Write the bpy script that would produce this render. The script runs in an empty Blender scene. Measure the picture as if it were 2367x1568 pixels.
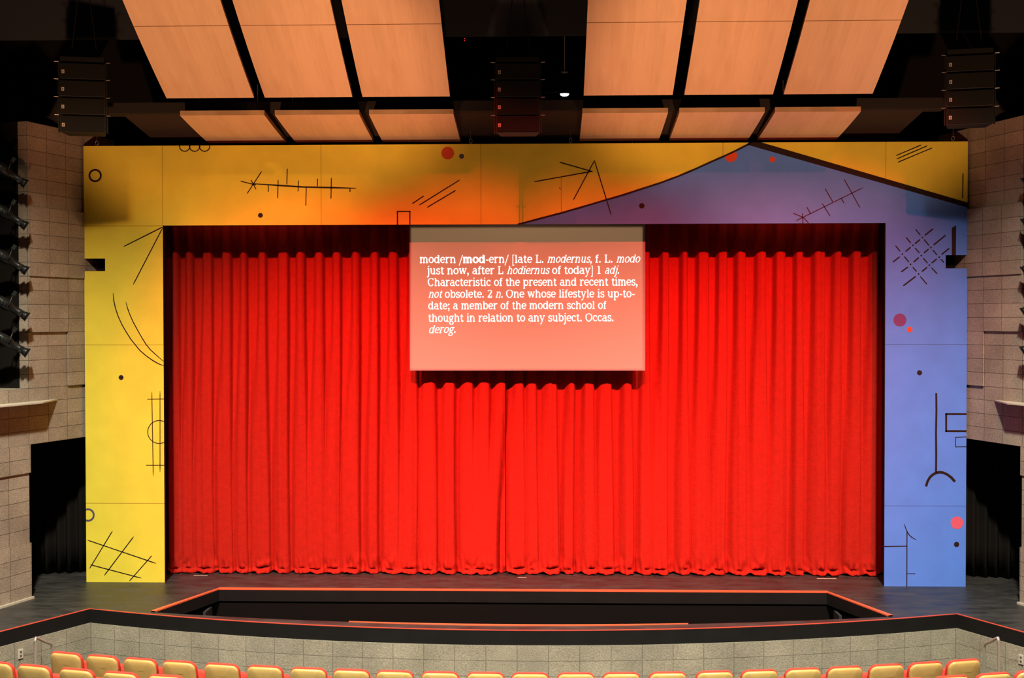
import bpy, bmesh, math, random
from mathutils import Vector, Matrix
from mathutils.geometry import tessellate_polygon
random.seed(7)
C = bpy.context.scene.collection
PI = math.pi
FT = .3048

# ------------------------------------------------------------------ camera
FPX = 2750.0
CAM = Vector((0.378, -18.080, 4.037))
YAW, PIT, ROL = -0.0286, 0.0162, 0.0011
def cam_axes():
    F = Vector((math.sin(YAW)*math.cos(PIT), math.cos(YAW)*math.cos(PIT), -math.sin(PIT)))
    R = Vector((math.cos(YAW), -math.sin(YAW), 0)); D = F.cross(R)
    R2 = R*math.cos(ROL) + D*math.sin(ROL); D2 = D*math.cos(ROL) - R*math.sin(ROL)
    return R2, D2, F
RX, DX, FX = cam_axes()
cd = bpy.data.cameras.new('camera'); cam = bpy.data.objects.new('camera', cd); C.objects.link(cam)
cd.sensor_width = 36; cd.lens = FPX/2367*36; cd.clip_end = 200
M = Matrix((RX, -DX, -FX)).transposed().to_4x4(); M.translation = CAM; cam.matrix_world = M
bpy.context.scene.camera = cam

# ------------------------------------------------------------------ world and lights
w = bpy.data.worlds.new('world'); bpy.context.scene.world = w; w.use_nodes = True
w.node_tree.nodes['Background'].inputs[0].default_value = (.9, .8, .7, 1)
w.node_tree.nodes['Background'].inputs[1].default_value = .012
vs = bpy.context.scene.view_settings
vs.view_transform = 'Standard'; vs.look = 'None'; vs.gamma = 1; vs.exposure = 0; vs.use_curve_mapping = False

def spot(name, loc, aim, power, color, angle, blend, radius=.15):
    l = bpy.data.lights.new(name, 'SPOT'); l.energy = power; l.color = color
    l.spot_size = math.radians(angle); l.spot_blend = blend; l.shadow_soft_size = radius
    o = bpy.data.objects.new(name, l); C.objects.link(o); o.location = loc
    o.rotation_euler = (Vector(aim)-Vector(loc)).to_track_quat('-Z', 'Y').to_euler()
    return o
# house lights on the front-of-house catwalk, aimed steeply down at the apron
for sx in (-1, 1):
    spot('house_light', (sx*4.6, -8.5, 10.4), (sx*5.0, -6.5, -1.0), 12800, (1, .92, .72), 108, 1.0, .22)
# red wash from the same catwalk on the curtain
for x, ax, az, pw in ((-5.6, -3.2, 2.0, 3300), (-3.5, -2.6, 2.1, 4000), (-1.3, -.7, 2.4, 4500), (1.3, 1.0, 2.3, 4500), (3.5, 2.8, 2.6, 4500), (5.6, 4.3, 2.6, 4700)):
    spot('curtain_wash_light', (x, -8.0, 10.1), (ax, .7, az), pw, (1, .06, .04), 35, .85, .05)
# added amber fill, warms the yellow half of the portal
for x, ax, az, pw in ((-4.4, -6.2, 4.3, 650), (-3.2, -3.8, 5.3, 500)):
    spot('portal_amber_fill', (x, -8.2, 10.2), (ax, 0, az), pw, (1, .45, .10), 24, 1.0, .1)
# added amber fill from below, stands in for bounced light on the wood ceiling
for x, pw in ((-4.2, 2550), (0, 850), (4.2, 2550)):
    spot('ceiling_bounce_fill', (x, -9.0, .7), (x, -2.3, 7.7), pw, (1, .47, .24), 43.5, .45, .2)
# slide projector in the booth: a rectangular beam that just covers the screen
def projector(loc, aim, hw, hh, power, color):
    o = spot('slide_projector_light', loc, aim, power, color, 16, .05, .02); l = o.data; l.use_nodes = True; nt = l.node_tree; N = nt.nodes.new; L = nt.links.new
    em = nt.nodes['Emission']; tc = N('ShaderNodeTexCoord'); sp = N('ShaderNodeSeparateXYZ'); L(tc.outputs['Normal'], sp.inputs[0]); prev = None
    for ax, h in ((0, hw), (1, hh)):
        dv = N('ShaderNodeMath'); dv.operation = 'DIVIDE'; L(sp.outputs[ax], dv.inputs[0]); L(sp.outputs[2], dv.inputs[1])
        ab = N('ShaderNodeMath'); ab.operation = 'ABSOLUTE'; L(dv.outputs[0], ab.inputs[0])
        lt = N('ShaderNodeMath'); lt.operation = 'LESS_THAN'; lt.inputs[1].default_value = h; L(ab.outputs[0], lt.inputs[0])
        if prev: m = N('ShaderNodeMath'); m.operation = 'MULTIPLY'; L(prev.outputs[0], m.inputs[0]); L(lt.outputs[0], m.inputs[1]); prev = m
        else: prev = lt
    L(prev.outputs[0], em.inputs['Strength'])
projector((.1, -20.0, 4.7), (.075, .42, 4.37), 1.80/20.42, 1.10/20.42, 9200, (1, .56, .27))

# ------------------------------------------------------------------ pixel frame -> planes of the hall
def ray(u, v): return RX*((u-1183.5)/FPX) + DX*((v-784)/FPX) + FX
def on_y(u, v, y): d = ray(u, v); return CAM + d*((y-CAM.y)/d.y)
def on_z(u, v, z): d = ray(u, v); return CAM + d*((z-CAM.z)/d.z)

# ------------------------------------------------------------------ materials
def mat(name, col, rough=.6, spec=.5, metal=0, noise=0, nscale=8, bump=0, bscale=60, emit=None, estr=0, sheen=0):
    m = bpy.data.materials.new(name); m.use_nodes = True; nt = m.node_tree; b = nt.nodes['Principled BSDF']
    b.inputs['Base Color'].default_value = (*col, 1); b.inputs['Roughness'].default_value = rough
    b.inputs['Specular IOR Level'].default_value = spec; b.inputs['Metallic'].default_value = metal
    if sheen:
        b.inputs['Sheen Weight'].default_value = sheen; b.inputs['Sheen Roughness'].default_value = .5
        b.inputs['Sheen Tint'].default_value = (*[min(1, c*1.2) for c in col], 1)
    tc = nt.nodes.new('ShaderNodeTexCoord')
    if noise:
        n = nt.nodes.new('ShaderNodeTexNoise'); n.inputs['Scale'].default_value = nscale; n.inputs['Detail'].default_value = 6
        nt.links.new(tc.outputs['Object'], n.inputs['Vector'])
        r = nt.nodes.new('ShaderNodeValToRGB'); r.color_ramp.elements[0].position = .3; r.color_ramp.elements[1].position = .7
        r.color_ramp.elements[0].color = (*[c*(1-noise) for c in col], 1); r.color_ramp.elements[1].color = (*[min(1, c*(1+noise)) for c in col], 1)
        nt.links.new(n.outputs['Fac'], r.inputs['Fac']); nt.links.new(r.outputs['Color'], b.inputs['Base Color'])
    if bump:
        n2 = nt.nodes.new('ShaderNodeTexNoise'); n2.inputs['Scale'].default_value = bscale; n2.inputs['Detail'].default_value = 4
        nt.links.new(tc.outputs['Object'], n2.inputs['Vector'])
        bp = nt.nodes.new('ShaderNodeBump'); bp.inputs['Strength'].default_value = bump; bp.inputs['Distance'].default_value = .02
        nt.links.new(n2.outputs['Fac'], bp.inputs['Height']); nt.links.new(bp.outputs['Normal'], b.inputs['Normal'])
    if emit:
        b.inputs['Emission Color'].default_value = (*emit, 1); b.inputs['Emission Strength'].default_value = estr
    return m

def block_mat(name, c1, c2, mortar):
    """split-face concrete block, 16 x 8 in. in stack bond, laid out in the UVs (metres)"""
    m = bpy.data.materials.new(name); m.use_nodes = True; nt = m.node_tree; b = nt.nodes['Principled BSDF']; N = nt.nodes.new; L = nt.links.new
    b.inputs['Roughness'].default_value = .9; b.inputs['Specular IOR Level'].default_value = .2
    uv = N('ShaderNodeUVMap')
    br = N('ShaderNodeTexBrick'); br.offset = 0; br.inputs['Scale'].default_value = 1; br.inputs['Mortar Size'].default_value = .005
    br.inputs['Mortar Smooth'].default_value = .3; br.inputs['Brick Width'].default_value = .4064; br.inputs['Row Height'].default_value = .2032
    br.inputs['Color1'].default_value = (*c1, 1); br.inputs['Color2'].default_value = (*c2, 1); br.inputs['Mortar'].default_value = (*mortar, 1)
    L(uv.outputs['UV'], br.inputs['Vector'])
    tc = N('ShaderNodeTexCoord'); n = N('ShaderNodeTexNoise'); n.inputs['Scale'].default_value = 55; n.inputs['Detail'].default_value = 5; n.inputs['Roughness'].default_value = .7
    L(tc.outputs['Object'], n.inputs['Vector'])
    n2 = N('ShaderNodeTexNoise'); n2.inputs['Scale'].default_value = 2.2; n2.inputs['Detail'].default_value = 3; L(tc.outputs['Object'], n2.inputs['Vector'])
    mr = N('ShaderNodeMapRange'); mr.inputs[1].default_value = .3; mr.inputs[2].default_value = .7; mr.inputs[3].default_value = .66; mr.inputs[4].default_value = 1.36; L(n.outputs['Fac'], mr.inputs[0])
    mr2 = N('ShaderNodeMapRange'); mr2.inputs[1].default_value = .3; mr2.inputs[2].default_value = .7; mr2.inputs[3].default_value = .85; mr2.inputs[4].default_value = 1.12; L(n2.outputs['Fac'], mr2.inputs[0])
    mu = N('ShaderNodeMath'); mu.operation = 'MULTIPLY'; L(mr.outputs[0], mu.inputs[0]); L(mr2.outputs[0], mu.inputs[1])
    vm = N('ShaderNodeVectorMath'); vm.operation = 'SCALE'; L(br.outputs['Color'], vm.inputs[0]); L(mu.outputs[0], vm.inputs['Scale'])
    L(vm.outputs[0], b.inputs['Base Color'])
    ad = N('ShaderNodeMath'); ad.operation = 'MULTIPLY_ADD'; ad.inputs[1].default_value = -.8; L(br.outputs['Fac'], ad.inputs[0]); L(n.outputs['Fac'], ad.inputs[2])
    bp = N('ShaderNodeBump'); bp.inputs['Strength'].default_value = .6; bp.inputs['Distance'].default_value = .012
    L(ad.outputs[0], bp.inputs['Height']); L(bp.outputs['Normal'], b.inputs['Normal'])
    return m

def floor_mat(name):
    """black-painted stage boards, scuffed and worn"""
    m = bpy.data.materials.new(name); m.use_nodes = True; nt = m.node_tree; b = nt.nodes['Principled BSDF']; N = nt.nodes.new; L = nt.links.new
    tc = N('ShaderNodeTexCoord'); mp = N('ShaderNodeMapping'); mp.inputs['Scale'].default_value = (.9, 2.2, 1); L(tc.outputs['Object'], mp.inputs['Vector'])
    n = N('ShaderNodeTexNoise'); n.inputs['Scale'].default_value = 2.2; n.inputs['Detail'].default_value = 9; n.inputs['Roughness'].default_value = .68; L(mp.outputs[0], n.inputs['Vector'])
    r = N('ShaderNodeValToRGB'); r.color_ramp.elements[0].position = .35; r.color_ramp.elements[0].color = (.016, .017, .018, 1)
    r.color_ramp.elements[1].position = .72; r.color_ramp.elements[1].color = (.058, .058, .057, 1); L(n.outputs['Fac'], r.inputs['Fac']); L(r.outputs['Color'], b.inputs['Base Color'])
    r2 = N('ShaderNodeMapRange'); r2.inputs[1].default_value = .3; r2.inputs[2].default_value = .7; r2.inputs[3].default_value = .36; r2.inputs[4].default_value = .55; L(n.outputs['Fac'], r2.inputs[0]); L(r2.outputs[0], b.inputs['Roughness'])
    b.inputs['Specular IOR Level'].default_value = .35
    return m

def wood_mat(name):
    """pale maple veneer, grain running with local Y, leaves 0.2 m wide"""
    m = bpy.data.materials.new(name); m.use_nodes = True; nt = m.node_tree; b = nt.nodes['Principled BSDF']; N = nt.nodes.new; L = nt.links.new
    tc = N('ShaderNodeTexCoord'); mp = N('ShaderNodeMapping'); mp.inputs['Scale'].default_value = (4.5, .45, .45); L(tc.outputs['Object'], mp.inputs['Vector'])
    n = N('ShaderNodeTexNoise'); n.inputs['Scale'].default_value = 3; n.inputs['Detail'].default_value = 7; n.inputs['Roughness'].default_value = .6; n.inputs['Distortion'].default_value = .6; L(mp.outputs[0], n.inputs['Vector'])
    n2 = N('ShaderNodeTexNoise'); n2.inputs['Scale'].default_value = 1.6; n2.inputs['Detail'].default_value = 2; L(tc.outputs['Object'], n2.inputs['Vector'])
    sx = N('ShaderNodeSeparateXYZ'); L(tc.outputs['Object'], sx.inputs[0])
    ml = N('ShaderNodeMath'); ml.operation = 'MULTIPLY'; ml.inputs[1].default_value = 5; L(sx.outputs[0], ml.inputs[0])
    fl = N('ShaderNodeMath'); fl.operation = 'FLOOR'; L(ml.outputs[0], fl.inputs[0])
    wn = N('ShaderNodeTexWhiteNoise'); wn.noise_dimensions = '1D'; L(fl.outputs[0], wn.inputs['W'])
    a = N('ShaderNodeMath'); a.operation = 'MULTIPLY_ADD'; a.inputs[1].default_value = .22; L(wn.outputs['Value'], a.inputs[0]); L(n.outputs['Fac'], a.inputs[2])
    a2 = N('ShaderNodeMath'); a2.operation = 'MULTIPLY_ADD'; a2.inputs[1].default_value = .5; L(n2.outputs['Fac'], a2.inputs[0]); L(a.outputs[0], a2.inputs[2])
    r = N('ShaderNodeValToRGB'); r.color_ramp.elements[0].position = .5; r.color_ramp.elements[0].color = (.68, .46, .27, 1); r.color_ramp.elements[1].position = 1.2 if False else 1.0; r.color_ramp.elements[1].color = (.80, .56, .345, 1)
    L(a2.outputs[0], r.inputs['Fac']); L(r.outputs['Color'], b.inputs['Base Color'])
    b.inputs['Roughness'].default_value = .45; b.inputs['Specular IOR Level'].default_value = .35
    return m

def paint_mat(name, col, v=.06):
    m = mat(name, col, .7, .25, noise=v, nscale=2.5, bump=.04, bscale=200)
    return m

MT = dict(
    yellow=paint_mat('yellow_paint', (.84, .70, .065)), blue=paint_mat('blue_paint', (.105, .26, .90)),
    ink=mat('black_brush_paint', (.022, .010, .008), .7, .2), plum=mat('plum_paint', (.05, .008, .05), .7, .2),
    red=paint_mat('red_dot_paint', (.75, .085, .03)), pink=paint_mat('pink_dot_paint', (.75, .12, .2)), purple=paint_mat('purple_dot_paint', (.18, .05, .2)),
    slate=mat('slate_paint', (.09, .08, .14), .7, .2), seam=mat('panel_seam', (.40, .26, .03), .8, .1), seamblue=mat('panel_seam_blue', (.06, .11, .36), .8, .1),
    edge=mat('raw_board_edge', (.03, .022, .015), .9, .1),
    curtain=mat('red_velvet', (.42, .018, .010), .85, .1, noise=.07, nscale=14, bump=.25, bscale=45, sheen=.25),
    screen=mat('screen_fabric', (.36, .35, .34), .8, .2), batten=mat('screen_batten', (.33, .32, .31), .5, .3),
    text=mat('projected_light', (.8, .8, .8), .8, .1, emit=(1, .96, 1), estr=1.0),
    block=block_mat('split_face_block', (.335, .315, .25), (.295, .28, .225), (.18, .17, .14)),
    blockdark=block_mat('brown_split_face_block', (.37, .31, .25), (.31, .255, .205), (.13, .105, .085)),
    black=mat('black_paint', (.007, .0065, .0065), .7, .2), fascia=mat('black_fascia_paint', (.0065, .0065, .007), .75, .2, noise=.2, nscale=3),
    pit=mat('pit_black', (.0045, .004, .004), .8, .1), softblack=mat('black_drape', (.010, .009, .008), .95, .1), void=mat('dark_ceiling_paint', (.008, .007, .007), .9, .1),
    bulk=mat('dark_bulkhead_paint', (.030, .034, .042), .85, .15), beam=mat('dark_beam_paint', (.026, .022, .02), .8, .2),
    soffit=mat('dark_soffit_paint', (.040, .028, .022), .8, .2),
    stage=floor_mat('stage_floor_paint'), wood=wood_mat('maple_veneer'), woodedge=mat('maple_edge', (.56, .36, .19), .5, .3, noise=.1, nscale=6),
    woodseam=mat('veneer_seam', (.22, .11, .05), .8, .1),
    nosing=mat('orange_nosing', (.85, .13, .055), .5, .4), rednosing=mat('red_nosing', (.62, .075, .045), .5, .4),
    tan=mat('tan_seat_shell', (.58, .40, .135), .32, .5, noise=.04, nscale=12), seatred=mat('red_seat_fabric', (.66, .065, .045), .9, .15, bump=.1, bscale=150),
    metal=mat('brushed_steel', (.60, .57, .52), .42, .5, .7), carpet=mat('grey_carpet', (.10, .09, .08), .95, .1, noise=.2, nscale=30),
    cab=mat('black_cabinet', (.006, .0055, .005), .6, .3), grille=mat('speaker_grille', (.010, .010, .009), .8, .15, bump=.3, bscale=300),
    badge=mat('speaker_badge', (.55, .45, .36), .4, .5), dull=mat('dull_steel', (.30, .28, .26), .4, .5, .8),
    lamp=mat('lamp_face', (1, 1, 1), .5, .5, emit=(1, .97, .9), estr=6), led=mat('red_indicator', (.5, .02, .02), .5, .5, emit=(1, .03, .02), estr=1.5),
    spotbody=mat('spotlight_body', (.008, .009, .010), .4, .4), lens=mat('spotlight_lens', (.35, .38, .40), .08, .8),
    ledge=mat('pale_concrete', (.50, .46, .38), .8, .2), plate=mat('outlet_plate', (.55, .52, .45), .4, .4),
    tape=mat('spike_tape', (.45, .40, .33), .6, .3),
)

# ------------------------------------------------------------------ mesh helpers
class MB:
    def __init__(s): s.v = []; s.f = []; s.mi = []; s.uv = []; s.smooth = []
    def face(s, pts, mi=0, uv=None, smooth=False):
        k = len(s.v); s.v += [tuple(p) for p in pts]; s.f.append(tuple(range(k, k+len(pts)))); s.mi.append(mi); s.uv.append(uv); s.smooth.append(smooth)
    def grid(s, rows, mi=0, closed=False, smooth=True):
        k = len(s.v); n = len(rows[0])
        for r in rows: s.v += [tuple(p) for p in r]
        for i in range(len(rows)-1):
            for j in range(n if closed else n-1):
                a, b = k+i*n+j, k+i*n+(j+1) % n
                s.f.append((a, b, b+n, a+n)); s.mi.append(mi); s.uv.append(None); s.smooth.append(smooth)
    def box(s, lo, hi, mi=0, mtx=None):
        x0, y0, z0 = lo; x1, y1, z1 = hi
        p = [Vector(q) for q in ((x0,y0,z0),(x1,y0,z0),(x1,y1,z0),(x0,y1,z0),(x0,y0,z1),(x1,y0,z1),(x1,y1,z1),(x0,y1,z1))]
        if mtx: p = [mtx @ q for q in p]
        for q in ((0,3,2,1),(4,5,6,7),(0,1,5,4),(1,2,6,5),(2,3,7,6),(3,0,4,7)): s.face([p[i] for i in q], mi)
    def tube(s, pts, r, n=10, mi=0, cap=True):
        pts = [Vector(p) for p in pts]; rows = []; up = Vector((.123, .2, 1)).normalized()
        for i, p in enumerate(pts):
            t = (pts[min(i+1, len(pts)-1)] - pts[max(i-1, 0)]).normalized(); a = t.cross(up).normalized(); b = t.cross(a); rr = r[i] if isinstance(r, (list, tuple)) else r
            rows.append([p + (a*math.cos(2*PI*k/n) + b*math.sin(2*PI*k/n))*rr for k in range(n)])
        s.grid(rows, mi, True)
        if cap: s.face(rows[0][::-1], mi); s.face(rows[-1], mi)
    def build(s, name, mats, parent=None, loc=None, rotz=0):
        me = bpy.data.meshes.new(name); me.from_pydata(s.v, [], s.f)
        for m in (mats if isinstance(mats, (list, tuple)) else [mats]): me.materials.append(MT[m] if isinstance(m, str) else m)
        me.polygons.foreach_set('material_index', s.mi); me.polygons.foreach_set('use_smooth', s.smooth)
        if any(u for u in s.uv):
            ul = me.uv_layers.new(name='UVMap'); i = 0
            for f, u in zip(s.f, s.uv):
                for k in range(len(f)): ul.data[i].uv = u[k] if u else (0, 0); i += 1
        me.update()
        o = bpy.data.objects.new(name, me); C.objects.link(o)
        if parent: o.parent = parent
        if loc: o.location = loc
        o.rotation_euler.z = rotz
        return o
def weld(o, d=.0004):
    b = bmesh.new(); b.from_mesh(o.data); bmesh.ops.remove_doubles(b, verts=b.verts, dist=d); bmesh.ops.recalc_face_normals(b, faces=b.faces); b.to_mesh(o.data); b.free(); return o
def bevel(o, wd, seg=2):
    m = o.modifiers.new('bevel', 'BEVEL'); m.width = wd; m.segments = seg; m.limit_method = 'ANGLE'; return o
def tag(o, label=None, cat=None, group=None, kind=None):
    for k, v in (('label', label), ('category', cat), ('group', group), ('kind', kind)):
        if v: o[k] = v
    return o
def struct(o): o['kind'] = 'structure'; return o
def empty(name, loc, rotz=0):
    o = bpy.data.objects.new(name, None); C.objects.link(o); o.location = loc; o.rotation_euler.z = rotz; o.empty_display_size = .1; return o
def copy_tree(o, parent=None):
    c = o.copy(); C.objects.link(c)
    if parent: c.parent = parent
    for ch in list(o.children): copy_tree(ch, c)
    return c

# ------------------------------------------------------------------ the setting: stage, pit, apron
front_px = [(205,1409.5),(340,1421),(500,1432),(650,1442),(800,1450),(1000,1456.5),(1200,1459),(1400,1457),(1567,1453),(1740,1445.5),(1900,1436),(2067,1427.5),(2207,1419.5)]
FRONT = []
for u, v in front_px:
    p = on_z(u, v, 0); FRONT.append(p)
# circular arc through the corners and the middle of the apron
XC, YC, YM = 5.99, -1.70, -2.715
RA = (XC**2 + (YC-YM)**2)/(2*(YC-YM)); YCEN = YM + RA
def arc(R, x): return Vector((x, YCEN - math.sqrt(R*R - x*x), 0))
FRONT = [arc(RA, -XC + 2*XC*i/48) for i in range(49)]
SIDE = 1.85                                            # the side aprons run on out to the house walls
dl = Vector((-6.689+6.004, -2.942+1.719, 0)).normalized()
FR_L = FRONT[0] + dl*3.2; FR_R = FRONT[-1] + Vector((-dl.x, dl.y, 0))*3.2
outer = [FR_L] + FRONT + [FR_R, Vector((12, FR_R.y, 0)), Vector((12, 3.2, 0)), Vector((-12, 3.2, 0)), Vector((-12, FR_L.y, 0))]
PB, PF = (4.515, -.47), (5.10, -1.915)                 # pit: back corners, front corners
def inner_arc(n=40):
    y0, ym = -1.86, -2.425; xc = 5.02; R = (xc**2+(y0-ym)**2)/(2*(y0-ym)); yc = ym+R
    return [Vector((-xc + 2*xc*i/n, yc - math.sqrt(R*R-(-xc+2*xc*i/n)**2), 0)) for i in range(n+1)]
INNER = inner_arc()
hole = [Vector((-PB[0], PB[1], 0))] + INNER + [Vector((PB[0], PB[1], 0))]
def poly_holes(name, loops, m):
    tris = tessellate_polygon([[Vector(p) for p in l] for l in loops]); allp = [p for l in loops for p in l]
    mb = MB()
    for t in tris:
        q = [allp[i] for i in t]; n = (q[1]-q[0]).cross(q[2]-q[0])
        mb.face(q if n.z > 0 else q[::-1])
    return weld(mb.build(name, m))
struct(poly_holes('stage_floor', [outer, hole], 'stage'))
# pit walls (with the overhanging lip at the back), floor
def wall_strip(mb, pts, z0, z1, mi=0):
    for a, b in zip(pts[:-1], pts[1:]): mb.face([(a.x,a.y,z0),(b.x,b.y,z0),(b.x,b.y,z1),(a.x,a.y,z1)], mi)
mb = MB(); wall_strip(mb, hole + [hole[0]], -.17, 0)
hb = [Vector((p.x*1.02, p.y + (.025 if p.y > -1 else -.04), 0)) for p in hole]
wall_strip(mb, hb + [hb[0]], -2.6, -.17, 1)
for (a, b), (c, d) in zip(zip(hole, hb), zip(hole[1:]+hole[:1], hb[1:]+hb[:1])): mb.face([(a.x,a.y,-.17),(b.x,b.y,-.17),(d.x,d.y,-.17),(c.x,c.y,-.17)])
struct(mb.build('wall_pit', ['fascia', 'pit']))
mb = MB(); mb.face([(-5.6,-3,-2.6),(5.6,-3,-2.6),(5.6,0,-2.6),(-5.6,0,-2.6)]); struct(mb.build('floor_pit', 'black'))
# grey door leaf edges set in the pit ends
for k, sx in enumerate((-1, 1)):
    mb = MB(); mb.box((sx*4.60-.02, -.95, -2.6), (sx*4.60+.02, -.62, -.22)); struct(mb.build('door_%d' % (k+1), 'bulk'))
# orange edge trim round the pit, red nosing along the apron
def ribbon(mb, pts, wd, h, side=1, z=0, closed=False, mi=0):
    n = len(pts); off = []
    for i, p in enumerate(pts):
        a = pts[(i-1) % n] if (closed or i > 0) else p; b = pts[(i+1) % n] if (closed or i < n-1) else p
        t = (b-a).normalized(); nn = Vector((-t.y, t.x, 0))*side; off.append(p + nn*wd)
    for i in range(n if closed else n-1):
        j = (i+1) % n; a, b, c, d = pts[i], pts[j], off[j], off[i]
        up = Vector((0, 0, z+h)); dn = Vector((0, 0, z))
        for q in ((a+up,b+up,c+up,d+up),(a+dn,b+dn,b+up,a+up),(d+dn,c+dn,c+up,d+up),(a+dn,b+dn,c+dn,d+dn)): mb.face(q, mi)
mb = MB(); ribbon(mb, [INNER[0], Vector((-PB[0],PB[1],0)), Vector((PB[0],PB[1],0)), INNER[-1]], .075, .018, 1)
struct(weld(mb.build('trim_1', 'nosing')))
mb = MB(); pts = [p for p in INNER if abs(p.x) < 2.5]  # lit edge of the pit's front lip, drawn as a tapered orange strip
for a, b in zip(pts[:-1], pts[1:]):
    wa, wb = .05*(1-(a.x/2.55)**2)+.002, .05*(1-(b.x/2.55)**2)+.002
    mb.face([(a.x,a.y,.012),(a.x,a.y-wa,.012),(b.x,b.y-wb,.012),(b.x,b.y,.012)]); mb.face([(a.x,a.y,0),(a.x,a.y,.012),(b.x,b.y,.012),(b.x,b.y,0)]); mb.face([(a.x,a.y-wa,0),(b.x,b.y-wb,0),(b.x,b.y-wb,.012),(a.x,a.y-wa,.012)])
struct(weld(mb.build('trim_2', 'nosing')))
edge = [FR_L] + FRONT + [FR_R]
mb = MB(); ribbon(mb, edge, .026, .007, 1); struct(weld(mb.build('trim_3', 'rednosing')))
FASC = -.19
def house_out(pts, d):
    r = []
    for i, p in enumerate(pts):
        a = pts[max(i-1, 0)]; b = pts[min(i+1, len(pts)-1)]; t = (b-a).normalized(); r.append(p + Vector((t.y, -t.x, 0))*d)
    return r
mb = MB(); wall_strip(mb, edge, FASC, 0); inn = house_out(edge, -.06)
for a, b, c, d in zip(edge[:-1], edge[1:], inn[1:], inn[:-1]): mb.face([(a.x,a.y,FASC),(d.x,d.y,FASC),(c.x,c.y,FASC),(b.x,b.y,FASC)])
struct(mb.build('wall_fascia', 'fascia'))
bw = house_out(edge, .014); mb = MB(); u = -.2; us = [u]
for a, b in zip(bw[:-1], bw[1:]): us.append(us[-1] + (b-a).length)
HF = -1.05
off = us[1]
for (a, b), (ua, ub) in zip(zip(bw[:-1], bw[1:]), zip(us[:-1], us[1:])):
    mb.face([(a.x,a.y,HF-.3),(b.x,b.y,HF-.3),(b.x,b.y,FASC),(a.x,a.y,FASC)], 0, [(ua-off,HF-.3-FASC),(ub-off,HF-.3-FASC),(ub-off,0),(ua-off,0)])
for a, b, c, d in zip(bw[:-1], bw[1:], edge[1:], edge[:-1]): mb.face([(a.x,a.y,FASC),(b.x,b.y,FASC),(c.x,c.y,FASC),(d.x,d.y,FASC)], 0, [(.1,.1),(.3,.1),(.3,.12),(.1,.12)])
struct(mb.build('wall_front', 'block'))
# raked house floor: concentric with the seat rows
RC = Vector((0, 19.2, 0)); R1, R2 = 23.1, 23.98
mb = MB()
def ringp(R, a, z): return (RC.x + R*math.sin(a), RC.y - R*math.cos(a), z)
prof = [(20.4, HF), (23.52, HF), (23.53, HF+.10), (25.2, HF+.10)]
mb.grid([[ringp(R, -.5 + i*.02, z) for i in range(51)] for R, z in prof], smooth=False)
struct(mb.build('floor', 'carpet'))

# ------------------------------------------------------------------ the setting: splayed block walls each side
DV = Vector((.307, .952, 0)).normalized(); NV = Vector((-DV.y, DV.x, 0)); W0 = Vector((-7.10, -1.10, 0))
ROW = .2032
def side_wall(sx, name):
    mb = MB()
    def P(t, d, z): p = W0 + DV*t + NV*d; return Vector((sx*p.x, p.y, z))
    def slab(t0, t1, z0, z1, d0=0, d1=.55):
        c = [(t0,d0),(t1,d0),(t1,d1),(t0,d1)]
        for i in range(4):
            a, b = c[i], c[(i+1) % 4]; horiz = a[1] == b[1]
            ua, ub = (a[0], b[0]) if horiz else (a[1], b[1])
            mb.face([P(*a,z0),P(*b,z0),P(*b,z1),P(*a,z1)], 0, [(ua,z0),(ub,z0),(ub,z1),(ua,z1)])
        mb.face([P(*q,z1) for q in c], 0, [(q[0], q[1]+.1) for q in c]); mb.face([P(*q,z0) for q in c[::-1]], 0, [(q[0], q[1]+.1) for q in c[::-1]])
    b = .4064
    slab(0, 1.95, 11*ROW, 34*ROW)                              # over the stage-side opening
    slab(-4*b, 0, -.3, 15*ROW)                                  # under the lighting slot
    slab(-4*b, -1.62*b, 15*ROW, 34*ROW)                         # near side of the slot
    # block courses standing proud of the face
    slab(0, 2*b, 19*ROW, 23*ROW, -.028, 0); slab(2*b, 1.95, 15*ROW, 23*ROW, -.028, 0)
    slab(0, 1.95, 23*ROW, 28*ROW, -.045, 0)
    slab(-4*b, .012, 9*ROW, 11*ROW, -.02, 0); slab(-4*b, .012, -.3, 4*ROW, -.02, 0)
    q = [P(-.006, .16, 15*ROW), P(-.006, .56, 15*ROW), P(-.006, .56, 34*ROW), P(-.006, .16, 34*ROW)]; q2 = [P(-.001, .16, 15*ROW), P(-.001, .56, 15*ROW), P(-.001, .56, 34*ROW), P(-.001, .16, 34*ROW)]
    mb.face(q, 1); mb.face(q2, 1); mb.face([q[0], q[3], q2[3], q2[0]], 1)
    mb.face([P(-1.62*b, .56, 15*ROW), P(.0, .56, 15*ROW), P(.0, .56, 34*ROW), P(-1.62*b, .56, 34*ROW)], 1)
    return struct(mb.build(name, ['blockdark', 'softblack']))
side_wall(-1*-1, 'wall_left'); side_wall(-1, 'wall_right')
for sx, nm in ((1, 'baseboard_left'), (-1, 'baseboard_right')):
    mb = MB(); q = [W0 + DV*t + NV*d for t, d in ((-1.7,-.05),(.03,-.05),(.03,0),(-1.7,0))]
    for z0, z1 in ((0, .03),):
        t = [Vector((sx*p.x, p.y, z1)) for p in q]; bt = [Vector((sx*p.x, p.y, z0)) for p in q]
        mb.face(t); mb.face(bt)
        for i in range(4): mb.face([bt[i], bt[(i+1)%4], t[(i+1)%4], t[i]])
    struct(mb.build(nm, 'ledge'))
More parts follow.
